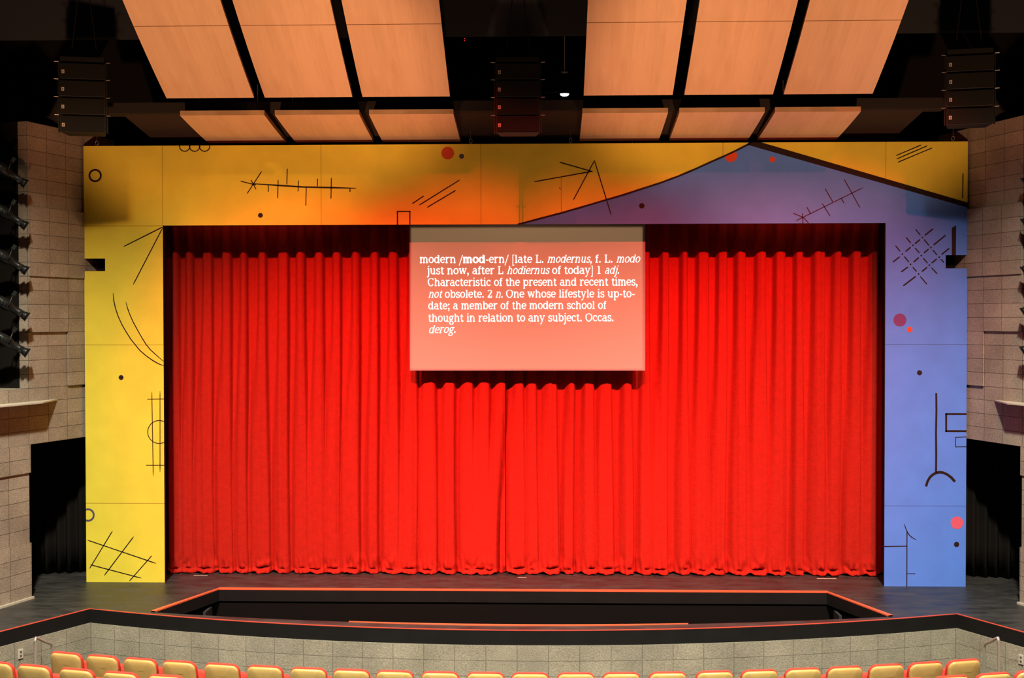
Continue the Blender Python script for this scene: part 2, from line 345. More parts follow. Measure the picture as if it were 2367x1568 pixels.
# thin ledge shelf under each slot
for sx, lab in ((1, 'left'), (-1, 'right')):
    zl = 2.86; mb = MB()
    q = [W0 + DV*t + NV*d for t, d in ((-1.7,-.26),(.0,-.26),(.60,-.0),(-1.7,0))]
    t = [Vector((sx*p.x, p.y, zl)) for p in q]; bt = [Vector((sx*p.x, p.y, zl-.02)) for p in q]
    mb.face(t); mb.face(bt)
    for i in range(4): mb.face([bt[i], bt[(i+1)%4], t[(i+1)%4], t[i]])
    struct(mb.build('trim_%d' % (4 if sx > 0 else 5), 'ledge'))
# black enclosure: proscenium wall behind the portal, back wall, wings, ceiling
mb = MB()
mb.box((-12, .95, 6.6), (12, 1.05, 11)); mb.box((-6.6, .22, 0), (-5.64, .25, 5.6)); mb.box((5.64, .22, 0), (6.6, .25, 5.6)); mb.box((-12, 3.0, -.2), (12, 3.1, 11)); struct(mb.build('wall_back', 'void'))
mb = MB(); mb.box((-12.1, -9, -3), (-12, 3, 11)); struct(mb.build('wall_wing_left', 'void'))
mb = MB(); mb.box((12, -9, -3), (12.1, 3, 11)); struct(mb.build('wall_wing_right', 'void'))
mb = MB(); mb.box((-12, -7, 11), (12, 3.1, 11.1)); struct(mb.build('ceiling', 'void'))
# bulkhead, cross beam and sloped soffit above the proscenium
zb = on_y(1183, 79, -.9).z
mb = MB(); mb.box((-9.5, -.9, zb), (9.5, -.75, 11)); struct(mb.build('ceiling_bulkhead', 'bulk'))
z0, z1 = on_y(1183, 256, -.85).z, on_y(1183, 232, -.85).z
mb = MB(); mb.box((-6.1, -.85, z0), (6.1, -.55, z1)); struct(mb.build('ceiling_beam', 'beam'))
mb = MB(); ya, yb = -.8, .35; za, zc = on_y(1183, 254, ya).z, on_y(1183, 318, yb).z
xa, xb = 5.85, 5.75
for dz in (0, .03):
    mb.face([(-xa,ya,za+dz),(xa,ya,za+dz),(xb,yb,zc+dz),(-xb,yb,zc+dz)])
mb.face([(-xa,ya,za),(xa,ya,za),(xa,ya,za+.03),(-xa,ya,za+.03)]); mb.face([(-xb,yb,zc),(xb,yb,zc),(xb,yb,zc+.03),(-xb,yb,zc+.03)])
struct(mb.build('ceiling_soffit', 'soffit'))
for k, sx in enumerate((-1, 1)):
    mb = MB(); mb.tube([(sx*6.9, -.6, 7.0), (sx*5.9+.25*sx, -.3, 8.6), (sx*6.0, -.1, 10.5)][::1], .16, 4); struct(mb.build('ceiling_beam', 'beam'))

# ------------------------------------------------------------------ painted portal
PX, PZ, OX, OZ = 22*FT, 22*FT, 18*FT, 18*FT
def wp(u, v): p = on_y(u, v, 0); return (p.x, p.z)
def clip(poly, rect):
    x0, z0, x1, z1 = rect
    for ax, lim, sg in ((0,x0,1),(0,x1,-1),(1,z0,1),(1,z1,-1)):
        out = []
        for i in range(len(poly)):
            a, b = poly[i-1], poly[i]; da, db = (a[ax]-lim)*sg, (b[ax]-lim)*sg
            if (da >= 0) != (db >= 0): t = da/(da-db); out.append((a[0]+(b[0]-a[0])*t, a[1]+(b[1]-a[1])*t))
            if db >= 0: out.append(b)
        poly = out
        if not poly: return []
    return poly
def clip_line(poly, a, b):
    """keep what lies right of a->b"""
    out = []; f = lambda p: -((b[0]-a[0])*(p[1]-a[1]) - (b[1]-a[1])*(p[0]-a[0]))
    for i in range(len(poly)):
        p, q = poly[i-1], poly[i]; dp, dq = f(p), f(q)
        if (dp >= 0) != (dq >= 0): t = dp/(dp-dq); out.append((p[0]+(q[0]-p[0])*t, p[1]+(q[1]-p[1])*t))
        if dq >= 0: out.append(q)
    return out
MM = FT*44/2042                                     # metres per photo pixel on the portal face
MARKS = []                                          # (layer, material, convex polygon)
def stroke(pts, wpx, m='ink', layer=2, taper=True):
    q = [Vector(wp(*p)) for p in pts]; n = len(q); L, R = [], []
    # resample straight lines so the ends can taper like a brush stroke
    if n == 2: q = [q[0].lerp(q[1], t) for t in (0, .05, .3, .7, .95, 1)]; n = 6
    for i, p in enumerate(q):
        t = (q[min(i+1, n-1)] - q[max(i-1, 0)]).normalized(); nn = Vector((-t.y, t.x))
        k = (.45 if i in (0, n-1) else 1) if taper else 1
        k *= 1 + (random.random()-.5)*.14
        L.append(p + nn*wpx*MM/2*k); R.append(p - nn*wpx*MM/2*k)
    for i in range(n-1): MARKS.append((layer, m, [tuple(L[i]), tuple(L[i+1]), tuple(R[i+1]), tuple(R[i])]))
def ringmark(u, v, r, wpx, m='ink', a0=0, a1=360):
    n = 48; pts = [(u + r*math.cos(math.radians(a0+(a1-a0)*i/n)), v + r*math.sin(math.radians(a0+(a1-a0)*i/n))) for i in range(n+1)]
    stroke(pts, wpx, m, taper=False)
def dot(u, v, r, m='ink', cut=None, layer=3):
    p = [wp(u + r*math.cos(2*PI*i/36), v + r*math.sin(2*PI*i/36)) for i in range(36)]
    if cut: p = clip_line(p, wp(*cut[0]), wp(*cut[1]))
    MARKS.append((layer, m, p))
# yellow: header and left leg
ringmark(220, 406, 13.2, 4.4)
for u in (427, 450, 473): ringmark(u, 338, 12, 2.4)
stroke([(585,425),(640,428.5),(700,432.5),(770,434),(823,435.5)], 3.6)
for a, b in (((605,396),(571,448)),((556,419),(592,428)),((580,416),(592,438)),((620,427),(620,444)),((643,416),(642,459)),((664,390),(663,427)),((690,417),(689,443)),((708,433),(707,476)),((734,413),(733.5,431)),((766,411),(765,460)),((809,436),(809,444))): stroke([a, b], 2.2)
dot(602, 498, 5.6); dot(1035, 354, 14.7, 'red'); dot(1067, 361.5, 5.8, 'slate')
for a, b in (((1063,416),(968,475)),((1054,440),(987,480)),((980,453),(953,471))): stroke([a, b], 2.5)
for a, b in (((918.7,488),(918.7,522)),((947.5,488),(947.5,522)),((917.5,489),(949,489))): stroke([a, b], 2.8, taper=False)
for a, b in (((1293,375),(1370,397)),((1370,396),(1234,420.5)),((1325,463),(1374.5,370.5)),((1374,371),(1413,498))): stroke([a, b], 2.5)
stroke([(1293,433),(1296,438)], 1.5)
for a, b in (((2071,360),(2130,335)),((2072,368),(2144,337)),((2075,375.5),(2155,342))): stroke([a, b], 2.3)
stroke([(2226,401),(2225,458)], 2.5, taper=False)
stroke([(376,525),(286,570)], 2.6); stroke([(376,527),(308,658)], 2.6)
stroke([(261.4,678),(263,695),(266.8,712),(273,731),(282,751),(292,768),(302.5,784.6),(323,810),(338,823),(353.6,834),(366,841),(382,847.5)], 2.5)
stroke([(291,698),(295,713),(300,727),(308,745),(317.8,763),(328,781),(338,797),(348,809),(358.7,819),(382,839)], 2.3)
dot(280, 873, 5.6)
for a, b in (((351,906),(354.3,1101)),((370,904),(370,1092))): stroke([a, b], 1.9)
for a, b in (((340,923.3),(386,922.3)),((337,1076),(386,1076))): stroke([a, b], 1.9)
ringmark(368, 999, 26.5, 1.9)
ringmark(203.5, 1191, 13.3, 4.4, 'slate')
for a, b in (((202,1249),(361,1303)),((209,1306),(327,1337)),((260,1228),(207,1315)),((309,1241),(241,1331)),((351,1285),(299,1344))): stroke([a, b], 2.3)
# blue mountain on the header with its black outline
ridge = [(1196,519.5),(1250,505),(1300,492),(1350,477.5),(1402,462),(1440,451),(1480,438),(1525,423.5),(1567,408),(1605,392),(1640,376),(1672,362),(1702,348),(1735,331)]
slope = [(1735,331),(2250,478)]
blue_top = ridge + [(2250,478)]
for (a, b) in zip(blue_top[:-1], blue_top[1:]):
    A, B = wp(*a), wp(*b); MARKS.append((1, 'blue', [(A[0], OZ), (B[0], OZ), B, A]))
for a, b in zip(ridge[:-1], ridge[1:]): stroke([a, b], 4.2, 'ink', 4, taper=False)
MARKS.append((4, 'ink', [wp(*p) for p in ((1727,335),(1733,326),(1748,326),(2250,472.5),(2250,484),(1735,337))]))
dot(1689, 360, 14.7, 'red', ((1655,368),(1720,339)), 3); dot(1785, 369, 6.6, 'red'); dot(1483.5, 476, 6.3)
for a, b in (((1839,511),(1994.5,434)),((1833,493),(1857,503)),((1855,493),(1856,517)),((1857,503),(1869,516)),((1865,479),(1874,495)),((1900,470),(1919,500)),((1907,436),(1925,467)),((1944,458),(1951,470)),((1951,414),(1988,481))): stroke([a, b], 2.2, 'plum')
# right leg
def k8(x, y): return (1567 + x/2.9588, 520 + y/2.9588)
for a in ((1625,30,1658,70),(1683,100,1718,142),(1743,172,1773,207),(1798,235,1820,258),(1560,85,1593,125),(1622,158,1652,193),(1678,228,1707,262),(1733,292,1773,335),(1488,142,1520,182),(1548,217,1580,255),(1605,288,1633,320),(1657,352,1703,407)): stroke([k8(*a[:2]), k8(*a[2:])], 2.6)
for a in ((1672,87),(1730,155),(1787,221),(1607,140),(1664,210),(1719,276),(1535,200),(1591,270),(1646,337)): dot(*k8(*a), 2)
for a in ((1688,72,1745,27),(1620,130,1656,100),(1556,183,1592,153),(1470,255,1517,218),(1748,138,1832,70),(1682,193,1715,165),(1612,255,1648,223),(1527,322,1573,288),(1803,203,1856,160),(1735,262,1770,233),(1668,320,1705,290),(1540,418,1627,352)): stroke([k8(*a[:2]), k8(*a[2:])], 3.2)
MARKS.append((2, 'ink', [wp(*p) for p in ((2200,527),(2210,521),(2209.5,592),(2200,592))]))
dot(2080, 740, 15, 'purple'); dot(2102.5, 762, 6.4, 'red'); dot(2125.5, 862, 5.9)
stroke([(2164,909),(2164.5,950),(2163.5,1000),(2164,1050),(2163.5,1093)], 4.6, taper=False)
stroke([(2140.5,1125),(2144,1113),(2150,1103),(2157,1097),(2164,1093.5),(2172,1092),(2180,1093),(2190,1097.5),(2199,1104.5),(2207.5,1114)], 6, taper=False)
for a, b in (((2185,957.5),(2245,957.5)),((2187,956),(2187,999)),((2185,997),(2245,997))): stroke([a, b], 4.4, taper=False)
for a, b in (((2208,1011.5),(2245,1010)),((2208.7,1011),(2209,1034)),((2208,1033.5),(2245,1033))): stroke([a, b], 1.7, taper=False)
dot(2212, 1209, 14.6, 'pink'); dot(2211, 1259, 6)
stroke([(2096.5,1229),(2096,1365)], 2.3, taper=False); stroke([(2035,1264),(2096,1263)], 2.3, taper=False); stroke([(2096,1327),(2116,1327)], 1.8)
stroke([(2090,1211),(2092.5,1219),(2096,1228),(2101,1236.5),(2108,1243),(2119,1249)], 2.2)
# board seams
SEAMS = [(-18*FT, 18*FT, PZ), (-10*FT, OZ, PZ), (-2*FT, OZ, PZ), (2*FT, OZ, OZ+.7), (10*FT, OZ, PZ), (18*FT, OZ, PZ)]
SEAMH = [(-1, 12*FT), (-1, 4*FT), (1, 12*FT), (1, 4*FT)]
portal = empty('proscenium_portal', (0, 0, 0))
tag(portal, 'painted show portal of yellow and blue boards with black brush marks, framing the red curtain', 'stage portal')
MORD = ['yellow', 'blue', 'ink', 'red', 'pink', 'purple', 'slate', 'plum', 'seam', 'seamblue', 'edge']
def board(name, rect, face, notch=None):
    x0, z0, x1, z1 = rect; T = .07; mb = MB(); fi = MORD.index(face)
    if notch:                                            # notch cut into the outer edge
        nx, nz0, nz1 = notch; out = x0 if nx < x0 + .6 else x1
        if out == x0: loop = [(x0,z0),(x1,z0),(x1,z1),(x0,z1),(x0,nz1),(nx,nz1),(nx,nz0),(x0,nz0)]
        else: loop = [(x0,z0),(x1,z0),(x1,nz0),(nx,nz0),(nx,nz1),(x1,nz1),(x1,z1),(x0,z1)]
        rects = [(x0,z0,x1,nz0),(x0,nz1,x1,z1),(nx,nz0,x1,nz1) if out == x0 else (x0,nz0,nx,nz1)]
    else: loop = [(x0,z0),(x1,z0),(x1,z1),(x0,z1)]; rects = [rect]
    for a0, b0, a1, b1 in rects:
        mb.face([(a0,0,b0),(a1,0,b0),(a1,0,b1),(a0,0,b1)], fi); mb.face([(a0,T,b0),(a0,T,b1),(a1,T,b1),(a1,T,b0)], MORD.index('edge'))
    for p, q in zip(loop, loop[1:]+loop[:1]): mb.face([(p[0],0,p[1]),(p[0],T,p[1]),(q[0],T,q[1]),(q[0],0,q[1])], MORD.index('edge'))
    for ly, m, poly in MARKS:
        if len(poly) < 3: continue
        for rc in rects:
            c = clip(poly, rc)
            if len(c) > 2:
                area = sum(c[i-1][0]*c[i][1]-c[i][0]*c[i-1][1] for i in range(len(c)))
                if abs(area) < 1e-7: continue
                if area < 0: c = c[::-1]
                mb.face([(p[0], -.0008*ly, p[1]) for p in c], MORD.index(m))
    sw = .004
    for x, a, b in SEAMS:
        c = clip([(x-sw,a),(x+sw,a),(x+sw,b),(x-sw,b)], rect)
        if len(c) > 2 and name == 'header': mb.face([(p[0], -.0004, p[1]) for p in c], MORD.index('seam'))
    for s, z in SEAMH + [(-1, OZ)]:
        if name != 'header' and (s < 0) == (x0 < 0): mb.face([(x0,-.0004,z-sw-.001),(x1,-.0004,z-sw-.001),(x1,-.0004,z+sw-.001),(x0,-.0004,z+sw-.001)] if z < OZ else [(x0,-.0004,z-2*sw),(x1,-.0004,z-2*sw),(x1,-.0004,z),(x0,-.0004,z)], MORD.index('seam' if x0 < 0 else 'seamblue'))
    return mb.build(name, MORD, portal)
nl = (wp(243, 612)[0], wp(218, 627)[1], wp(218, 598)[1]); nr = (wp(2186, 605)[0], wp(2210, 620.7)[1], wp(2210, 590)[1])
board('header', (-PX, OZ, PX, PZ), 'yellow')
tag(board('side_panel', (-PX, 0, -OX, OZ), 'yellow', nl), 'yellow side panel with black grid and arcs')
tag(board('side_panel', (OX, 0, PX, OZ), 'blue', nr), 'blue side panel with dashed lattice and dots')
for u in (224, 1088, 1319, 2203):
    p = on_y(u, 331, .03); mb = MB()
    ringpts = [(p.x + .022*math.cos(a*PI/6), .03, PZ + .05 + .035*math.sin(a*PI/6)) for a in range(13)]
    mb.tube(ringpts, .006, 6, cap=False); mb.tube([(p.x,.03,PZ+.09),(p.x,.03,PZ+.6)], .004, 6); mb.box((p.x-.012,.02,PZ-.005),(p.x+.012,.045,PZ+.022)); mb.build('hanging_shackle', 'dull', portal)

# ------------------------------------------------------------------ red house curtain, two halves
pl_px = [(402,414),(433,447),(473,491),(517,534),(559,571),(601,615),(647,666),(688,704),(732,747),(772,787),(817,831),(860,874),(902,918),(946,961),(984,1004),(1036,1051),(1073,1091),(1116,1130),(1157,1172),
         (1196,1208),(1221,1239),(1271,1286),(1314,1328),(1356,1372),(1396,1412),(1443,1458),(1486,1500),(1530,1545),(1575,1588),(1614,1637),(1660,1679),(1702,1722),(1749,1769),(1793,1814),(1839,1854),(1881,1905),(1927,1943),(1969,1988),(2013,2030)]
YB = .80
PLEATS = [(on_y(a, 640, .75).x, on_y(b, 640, .75).x, random.random(), random.random()) for a, b in pl_px]
def sm(a, b, x):
    t = min(1, max(0, (x-a)/(b-a))); return t*t*(3-2*t)
def curtain(name, x0, x1, sel, label, ybase):
    NX = int((x1-x0)/.0105); ZT = 6.25
    zs = [0, .010, .022, .034, .046, .058, .070, .082, .095, .11, .13, .155, .18, .21, .25, .30, .36, .43, .5, .6, .8, 1.1, 1.5, 2, 2.5, 3, 3.5, 4, 4.5, 5, 5.6, ZT]
    hems = {}
    rnd = random.Random(5)
    ruffle = [(rnd.uniform(x0, x1), rnd.uniform(.02, .05), rnd.uniform(.02, .3), rnd.uniform(-1.1, 1.1), rnd.uniform(-.028, .028)) for _ in range(int((x1-x0)*22))]
    rows = []
    for z in zs:
        row = []
        low = sm(4.5, 1.0, z); hem = sm(.34, .02, z)
        for i in range(NX+1):
            x = x0 + (x1-x0)*i/NX; y = 0
            for j, (a, b, r1, r2) in enumerate(sel):
                if x < a-.35 or x > b+.25: continue
                sh = .03*math.sin(r1*9 + z*.55)*low
                if x1 < 2 and j == len(sel)-1: sh -= .20*sm(3.6, .4, z)      # the loose fold that swings away at the meeting edge
                a2, b2 = a+sh-low*(.02+.12*r2), b+sh+low*.015*r1
                wl = .05 + low*(.05+.07*r2)                 # soft left flank, crisp right edge
                g = sm(a2-wl, a2+.015, x)*(1-sm(b2-.004, b2+.022, x))
                g *= .85 + .15*math.sin(PI*min(1, max(0, (x-a2)/(b2-a2))))
                d = .14*(1-.12*low)
                y = max(y, d*g)
                cr = math.exp(-((x-b2-.030)/.012)**2)       # dark crease right of the fold
                y -= .055*cr*(1-.3*r1)
                if z < .30:
                    c = (a2+b2)/2; hw = max(.05, (b2-a2)*.5+.035)
                    lip = math.exp(-((x-c)/(hw*1.1))**2)
                    zc = .055+.035*r1; pk = .35+.65*r2
                    y += lip*(.025+.04*r2)*math.exp(-((z-.015)/.04)**2)
                    y -= .10*pk*math.exp(-((x-c-.05*(r1-.5))/(hw*(.30+.25*r2)))**4)*math.exp(-((z-zc-(x-c)*.25*(r2-.5))/.016)**2)
            y += .006*math.sin(x*31 + z*.6) + .004*math.sin(x*57+1.3)
            if z < .5:
                for rx, rw, rz, ra, am in ruffle:
                    if abs(x-rx) < .12:
                        xx = x - rx - ra*(z-rz)*.5
                        y += am*math.exp(-(xx/rw)**2)*math.exp(-((z-rz)/.06)**2)*(.5+hem)
                y += .012*hem*math.sin(x*73 + 9*z)
            zz = z
            if z < .12:
                near = min(abs(x-(a+b)/2-.0) for a, b, _, _ in sel)
                zz = z + (1-z/.12)*(.030*sm(.06, .16, near) + .006*(1+math.sin(x*41)))
            row.append((x, ybase - y, zz + .004))
        rows.append(row)
    mb = MB(); mb.grid(rows); o = weld(mb.build(name, 'curtain'))
    so = o.modifiers.new('cloth_thickness', 'SOLIDIFY'); so.thickness = .006; so.offset = 1
    return tag(o, label, 'curtain', 'halves of the house curtain')
XM = on_y(1168, 900, .75).x
curtain('stage_curtain', -5.75, XM, [p for p in PLEATS if p[0] < XM], 'left half of the pleated red velvet stage curtain, beside the yellow portal leg', YB)
curtain('stage_curtain', XM+.006, 5.75, [p for p in PLEATS if p[0] >= XM], 'right half of the pleated red velvet stage curtain, beside the blue portal leg', YB+.012)

# ------------------------------------------------------------------ projection screen with its projected text
YS = .42
sl, sr, sb = on_y(947, 700, YS).x, on_y(1491.5, 700, YS).x, on_y(1200, 852.5, YS).z
screen = empty('projection_screen', (0, YS, sb))
tag(screen, 'white projection screen hung before the red curtain, showing a dictionary definition of modern', 'projection screen')
mb = MB(); mb.box((sl, 0, 0), (sr, .012, 6.0-sb)); mb.build('screen_fabric', 'screen', screen)
mb = MB(); mb.box((sl, -.006, -.03), (sr, .02, .004)); bevel(mb.build('bottom_batten', 'batten', screen), .004)
for x in (sl+.2, sr-.2):
    mb = MB(); mb.tube([(x, .006, 6.0-sb), (x, .006, 11.0-sb)], .006, 6); mb.build('hanging_cable', 'dull', screen)

# slab-serif letters drawn as strokes: x-height 1, ascender 1.5, descender -.5
TH, TN = .185, .115
def arcp(cx, cy, rx, ry, a0, a1, n=14): return [(cx+rx*math.cos(math.radians(a0+(a1-a0)*i/n)), cy+ry*math.sin(math.radians(a0+(a1-a0)*i/n))) for i in range(n+1)]
def st(*p): return ('s', list(p), TH)
def th(*p): return ('s', list(p), TN)
def sf(x, y, w=.36): return ('s', [(x-w/2, y), (x+w/2, y)], TN)
def hl(x, y, w=.2): return ('s', [(x-w, y), (x+.02, y)], TN)
def bowl(cx, cy, rx, ry, a0=0, a1=360, n=22): return ('v', arcp(cx, cy, rx, ry, a0, a1, n), (TN, TH))
B0, X1, AS, DS = .06, .94, 1.44, -.46
G = {}
def g(ch, adv, *s): G[ch] = (adv, s)
g('m', 1.62, st((.25,0),(.25,X1)), hl(.25,X1), sf(.25,B0), ('v', arcp(.52,.56,.27,.38,175,0,10), (TN,TH)), st((.79,.56),(.79,0)), sf(.79,B0), ('v', arcp(1.06,.56,.27,.38,175,0,10), (TN,TH)), st((1.33,.56),(1.33,0)), sf(1.33,B0))
g('n', 1.14, st((.25,0),(.25,X1)), hl(.25,X1), sf(.25,B0), ('v', arcp(.56,.55,.30,.39,175,0,10), (TN,TH)), st((.86,.55),(.86,0)), sf(.86,B0))
g('r', .84, st((.25,0),(.25,X1)), hl(.25,X1), sf(.25,B0,.42), ('v', arcp(.58,.60,.28,.34,170,45,8), (TN,TH)))
g('o', 1.02, bowl(.5,.5,.37,.44))
g('c', .90, ('v', arcp(.5,.5,.37,.44,45,320,16), (TN,TH)), st((.74,.80),(.75,.70)))
g('e', .94, ('v', arcp(.49,.5,.37,.44,5,318,18), (TN,TH)), th((.14,.52),(.86,.52)))
g('d', 1.10, bowl(.46,.5,.34,.44), st((.83,0),(.83,AS)), hl(.83,AS), ('s', [(.83,B0),(1.02,B0)], TN))
g('b', 1.08, bowl(.60,.5,.34,.44), st((.24,0),(.24,AS)), hl(.24,AS))
g('p', 1.10, bowl(.60,.5,.34,.44), st((.24,DS),(.24,X1)), hl(.24,X1), sf(.24,DS+.05))
g('q', 1.10, bowl(.46,.5,.34,.44), st((.83,DS),(.83,X1)), sf(.83,DS+.05))
g('h', 1.14, st((.25,0),(.25,AS)), hl(.25,AS), sf(.25,B0), ('v', arcp(.56,.55,.30,.39,175,0,10), (TN,TH)), st((.86,.55),(.86,0)), sf(.86,B0))
g('l', .54, st((.27,0),(.27,AS)), hl(.27,AS), sf(.27,B0,.44))
g('i', .54, st((.27,0),(.27,X1)), hl(.27,X1), sf(.27,B0,.44), ('d', (.25,1.47), .13))
g('j', .50, st((.29,X1),(.29,-.15),(.24,-.34),(.12,-.43),(.0,-.40)), hl(.29,X1), ('d', (.27,1.47), .13))
g('t', .70, st((.30,1.30),(.30,.25),(.36,.09),(.48,.05),(.64,.14)), ('s', [(.08,.92),(.60,.92)], TN))
g('f', .64, st((.28,0),(.28,1.10),(.33,1.30),(.45,1.42),(.62,1.38)), ('s', [(.06,.90),(.56,.90)], TN), sf(.28,B0,.44))
g('s', .80, ('v', arcp(.40,.72,.25,.22,30,200,9)+arcp(.42,.27,.27,.24,100,-160,12), (TN,TH*1.05)), th((.64,.95),(.64,.72)), th((.13,.05),(.13,.30)))
g('a', 1.0, ('v', arcp(.45,.66,.27,.28,155,0,9), (TN,TH)), st((.72,.66),(.72,.16),(.78,.06),(.94,.06)), ('v', arcp(.42,.30,.30,.24,80,320,14), (TN,TH)), th((.42,.56),(.72,.58)))
g('u', 1.14, st((.26,X1),(.26,.40)), hl(.26,X1), ('v', arcp(.54,.40,.28,.34,180,350,10), (TH,TN)), st((.84,X1),(.84,0)), hl(.84,X1), ('s', [(.84,B0),(1.04,B0)], TN))
g('w', 1.46, st((.18,X1),(.46,.06)), th((.46,.06),(.74,X1)), st((.74,X1),(1.02,.06)), th((1.02,.06),(1.28,X1)), sf(.20,X1,.38), sf(.74,X1,.3), sf(1.27,X1,.34))
g('y', 1.06, st((.18,X1),(.52,.08)), th((.86,X1),(.52,.08),(.38,-.30),(.24,-.43),(.08,-.40)), sf(.20,X1,.40), sf(.86,X1,.36))
g('g', .98, ('v', arcp(.43,.64,.28,.29,0,360,18), (TN,TH)), th((.60,.90),(.92,.94)), th((.26,.38),(.18,.24),(.34,.13),(.66,.08)), ('v', arcp(.47,-.20,.34,.25,75,-260,20), (TN,TH*.9)))
g('L', 1.10, st((.30,0),(.30,AS)), sf(.30,AS,.5), ('s', [(.08,B0),(1.0,B0)], TN), th((.97,.02),(.97,.42)))
g('C', 1.30, ('v', arcp(.66,.72,.50,.70,40,322,20), (TN,TH)), th((1.06,1.42),(1.06,.98)))
g('O', 1.42, bowl(.70,.72,.55,.70))
g('1', .84, st((.42,0),(.42,1.42)), th((.16,1.24),(.42,1.40)), sf(.42,B0,.56))
g('2', .96, ('v', arcp(.47,1.02,.32,.38,165,-35,12), (TN,TH)), st((.74,.84),(.16,.08)), ('s', [(.12,.08),(.84,.08)], TH), th((.82,.02),(.84,.36)))
g('.', .46, ('d', (.22,.12), .145))
g(',', .46, ('d', (.22,.12), .145), th((.31,.10),(.28,-.14),(.12,-.30)))
g(';', .50, ('d', (.24,.12), .145), th((.33,.10),(.30,-.14),(.14,-.30)), ('d', (.24,.80), .145))
g('-', .62, ('s', [(.08,.46),(.54,.46)], .15))
g('/', .66, th((.0,-.42),(.62,1.52)))
g('[', .56, th((.22,-.44),(.22,1.52)), th((.20,1.48),(.48,1.48)), th((.20,-.40),(.48,-.40)))
g(']', .56, th((.32,-.44),(.32,1.52)), th((.34,1.48),(.06,1.48)), th((.34,-.40),(.06,-.40)))
G[' '] = (.56, ())
def word_polys(txt, style):
    """stroke quads of one run of text; returns polygons in em units and the advance"""
    x = 0; out = []; k = 1.62 if style == 'b' else (.95 if style == 'i' else 1.08); sl = .26 if style == 'i' else 0; sc = .90 if style == 'i' else (1.10 if style == 'b' else 1)
    def push(poly): out.append([(x + px*sc + py*sl, 1+(py-1)*.6 if py > 1 else py) for px, py in poly])
    for ch in txt:
        adv, ss = G[ch]
        for s in ss:
            if s[0] == 'd': push([(s[1][0]+s[2]*math.cos(q*PI/6), s[1][1]+s[2]*math.sin(q*PI/6)) for q in range(12)]); continue
            q = [Vector(p) for p in s[1]]; n = len(q); L, R = [], []
            for i, p in enumerate(q):
                t = (q[min(i+1,n-1)]-q[max(i-1,0)]).normalized(); nn = Vector((-t.y, t.x))
                if s[0] == 'v': lo, hi = s[2]; wd = TN + (TH-TN)*abs(t.y)**1.5
                else: wd = s[2]
                wd *= k; L.append(p+nn*wd/2); R.append(p-nn*wd/2)
            for i in range(n-1): push([tuple(L[i]), tuple(L[i+1]), tuple(R[i+1]), tuple(R[i])])
        x += adv*sc
    return out, x
LINES = [
 (608.4, 970.5, 1480, [('modern /','r'),('mod','b'),('-ern/ [late L. ','r'),('modernus,','i'),(' f. L. ','r'),('modo','i')]),
 (634.4, 987, 1431, [('just now, after L ','r'),('hodiernus','i'),(' of today] 1 ','r'),('adj.','i')]),
 (661.5, 989, 1473.5, [('Characteristic of the present and recent times,','r')]),
 (688.8, 990.5, 1467, [('not','i'),(' obsolete. 2 ','r'),('n.','i'),(' One whose lifestyle is up-to-','r')]),
 (715.6, 990, 1402, [('date; a member of the modern school of','r')]),
 (744.1, 990.5, 1418, [('thought in relation to any subject. Occas.','r')]),
 (770.9, 992, 1053, [('derog.','i')])]
mb = MB()
for base, xa, xb_, runs in LINES:
    polys = []; x = 0
    for t, s in runs:
        p, ad = word_polys(t, s); polys += [[(a+x, b) for a, b in q] for q in p]; x += ad
    xs = [a for q in polys for a, b in q]; mn, mx = min(xs), max(xs)
    A = on_y(xa, base, YS); B = on_y(xb_, base-1.2, YS); kx = (B.x-A.x)/(mx-mn); kz = 14.0/FPX*(YS-CAM.y)
    for q in polys:
        c = [(A.x+(a-mn)*kx, A.z+(B.z-A.z)*(a-mn)/(mx-mn)+b*kz) for a, b in q]
        ar = sum(c[i-1][0]*c[i][1]-c[i][0]*c[i-1][1] for i in range(len(c)))
        if ar < 0: c = c[::-1]
        mb.face([(p[0], -.0025, p[1]-sb) for p in c])
tag(mb.build('projected_text', 'text', screen), 'white projected lettering')

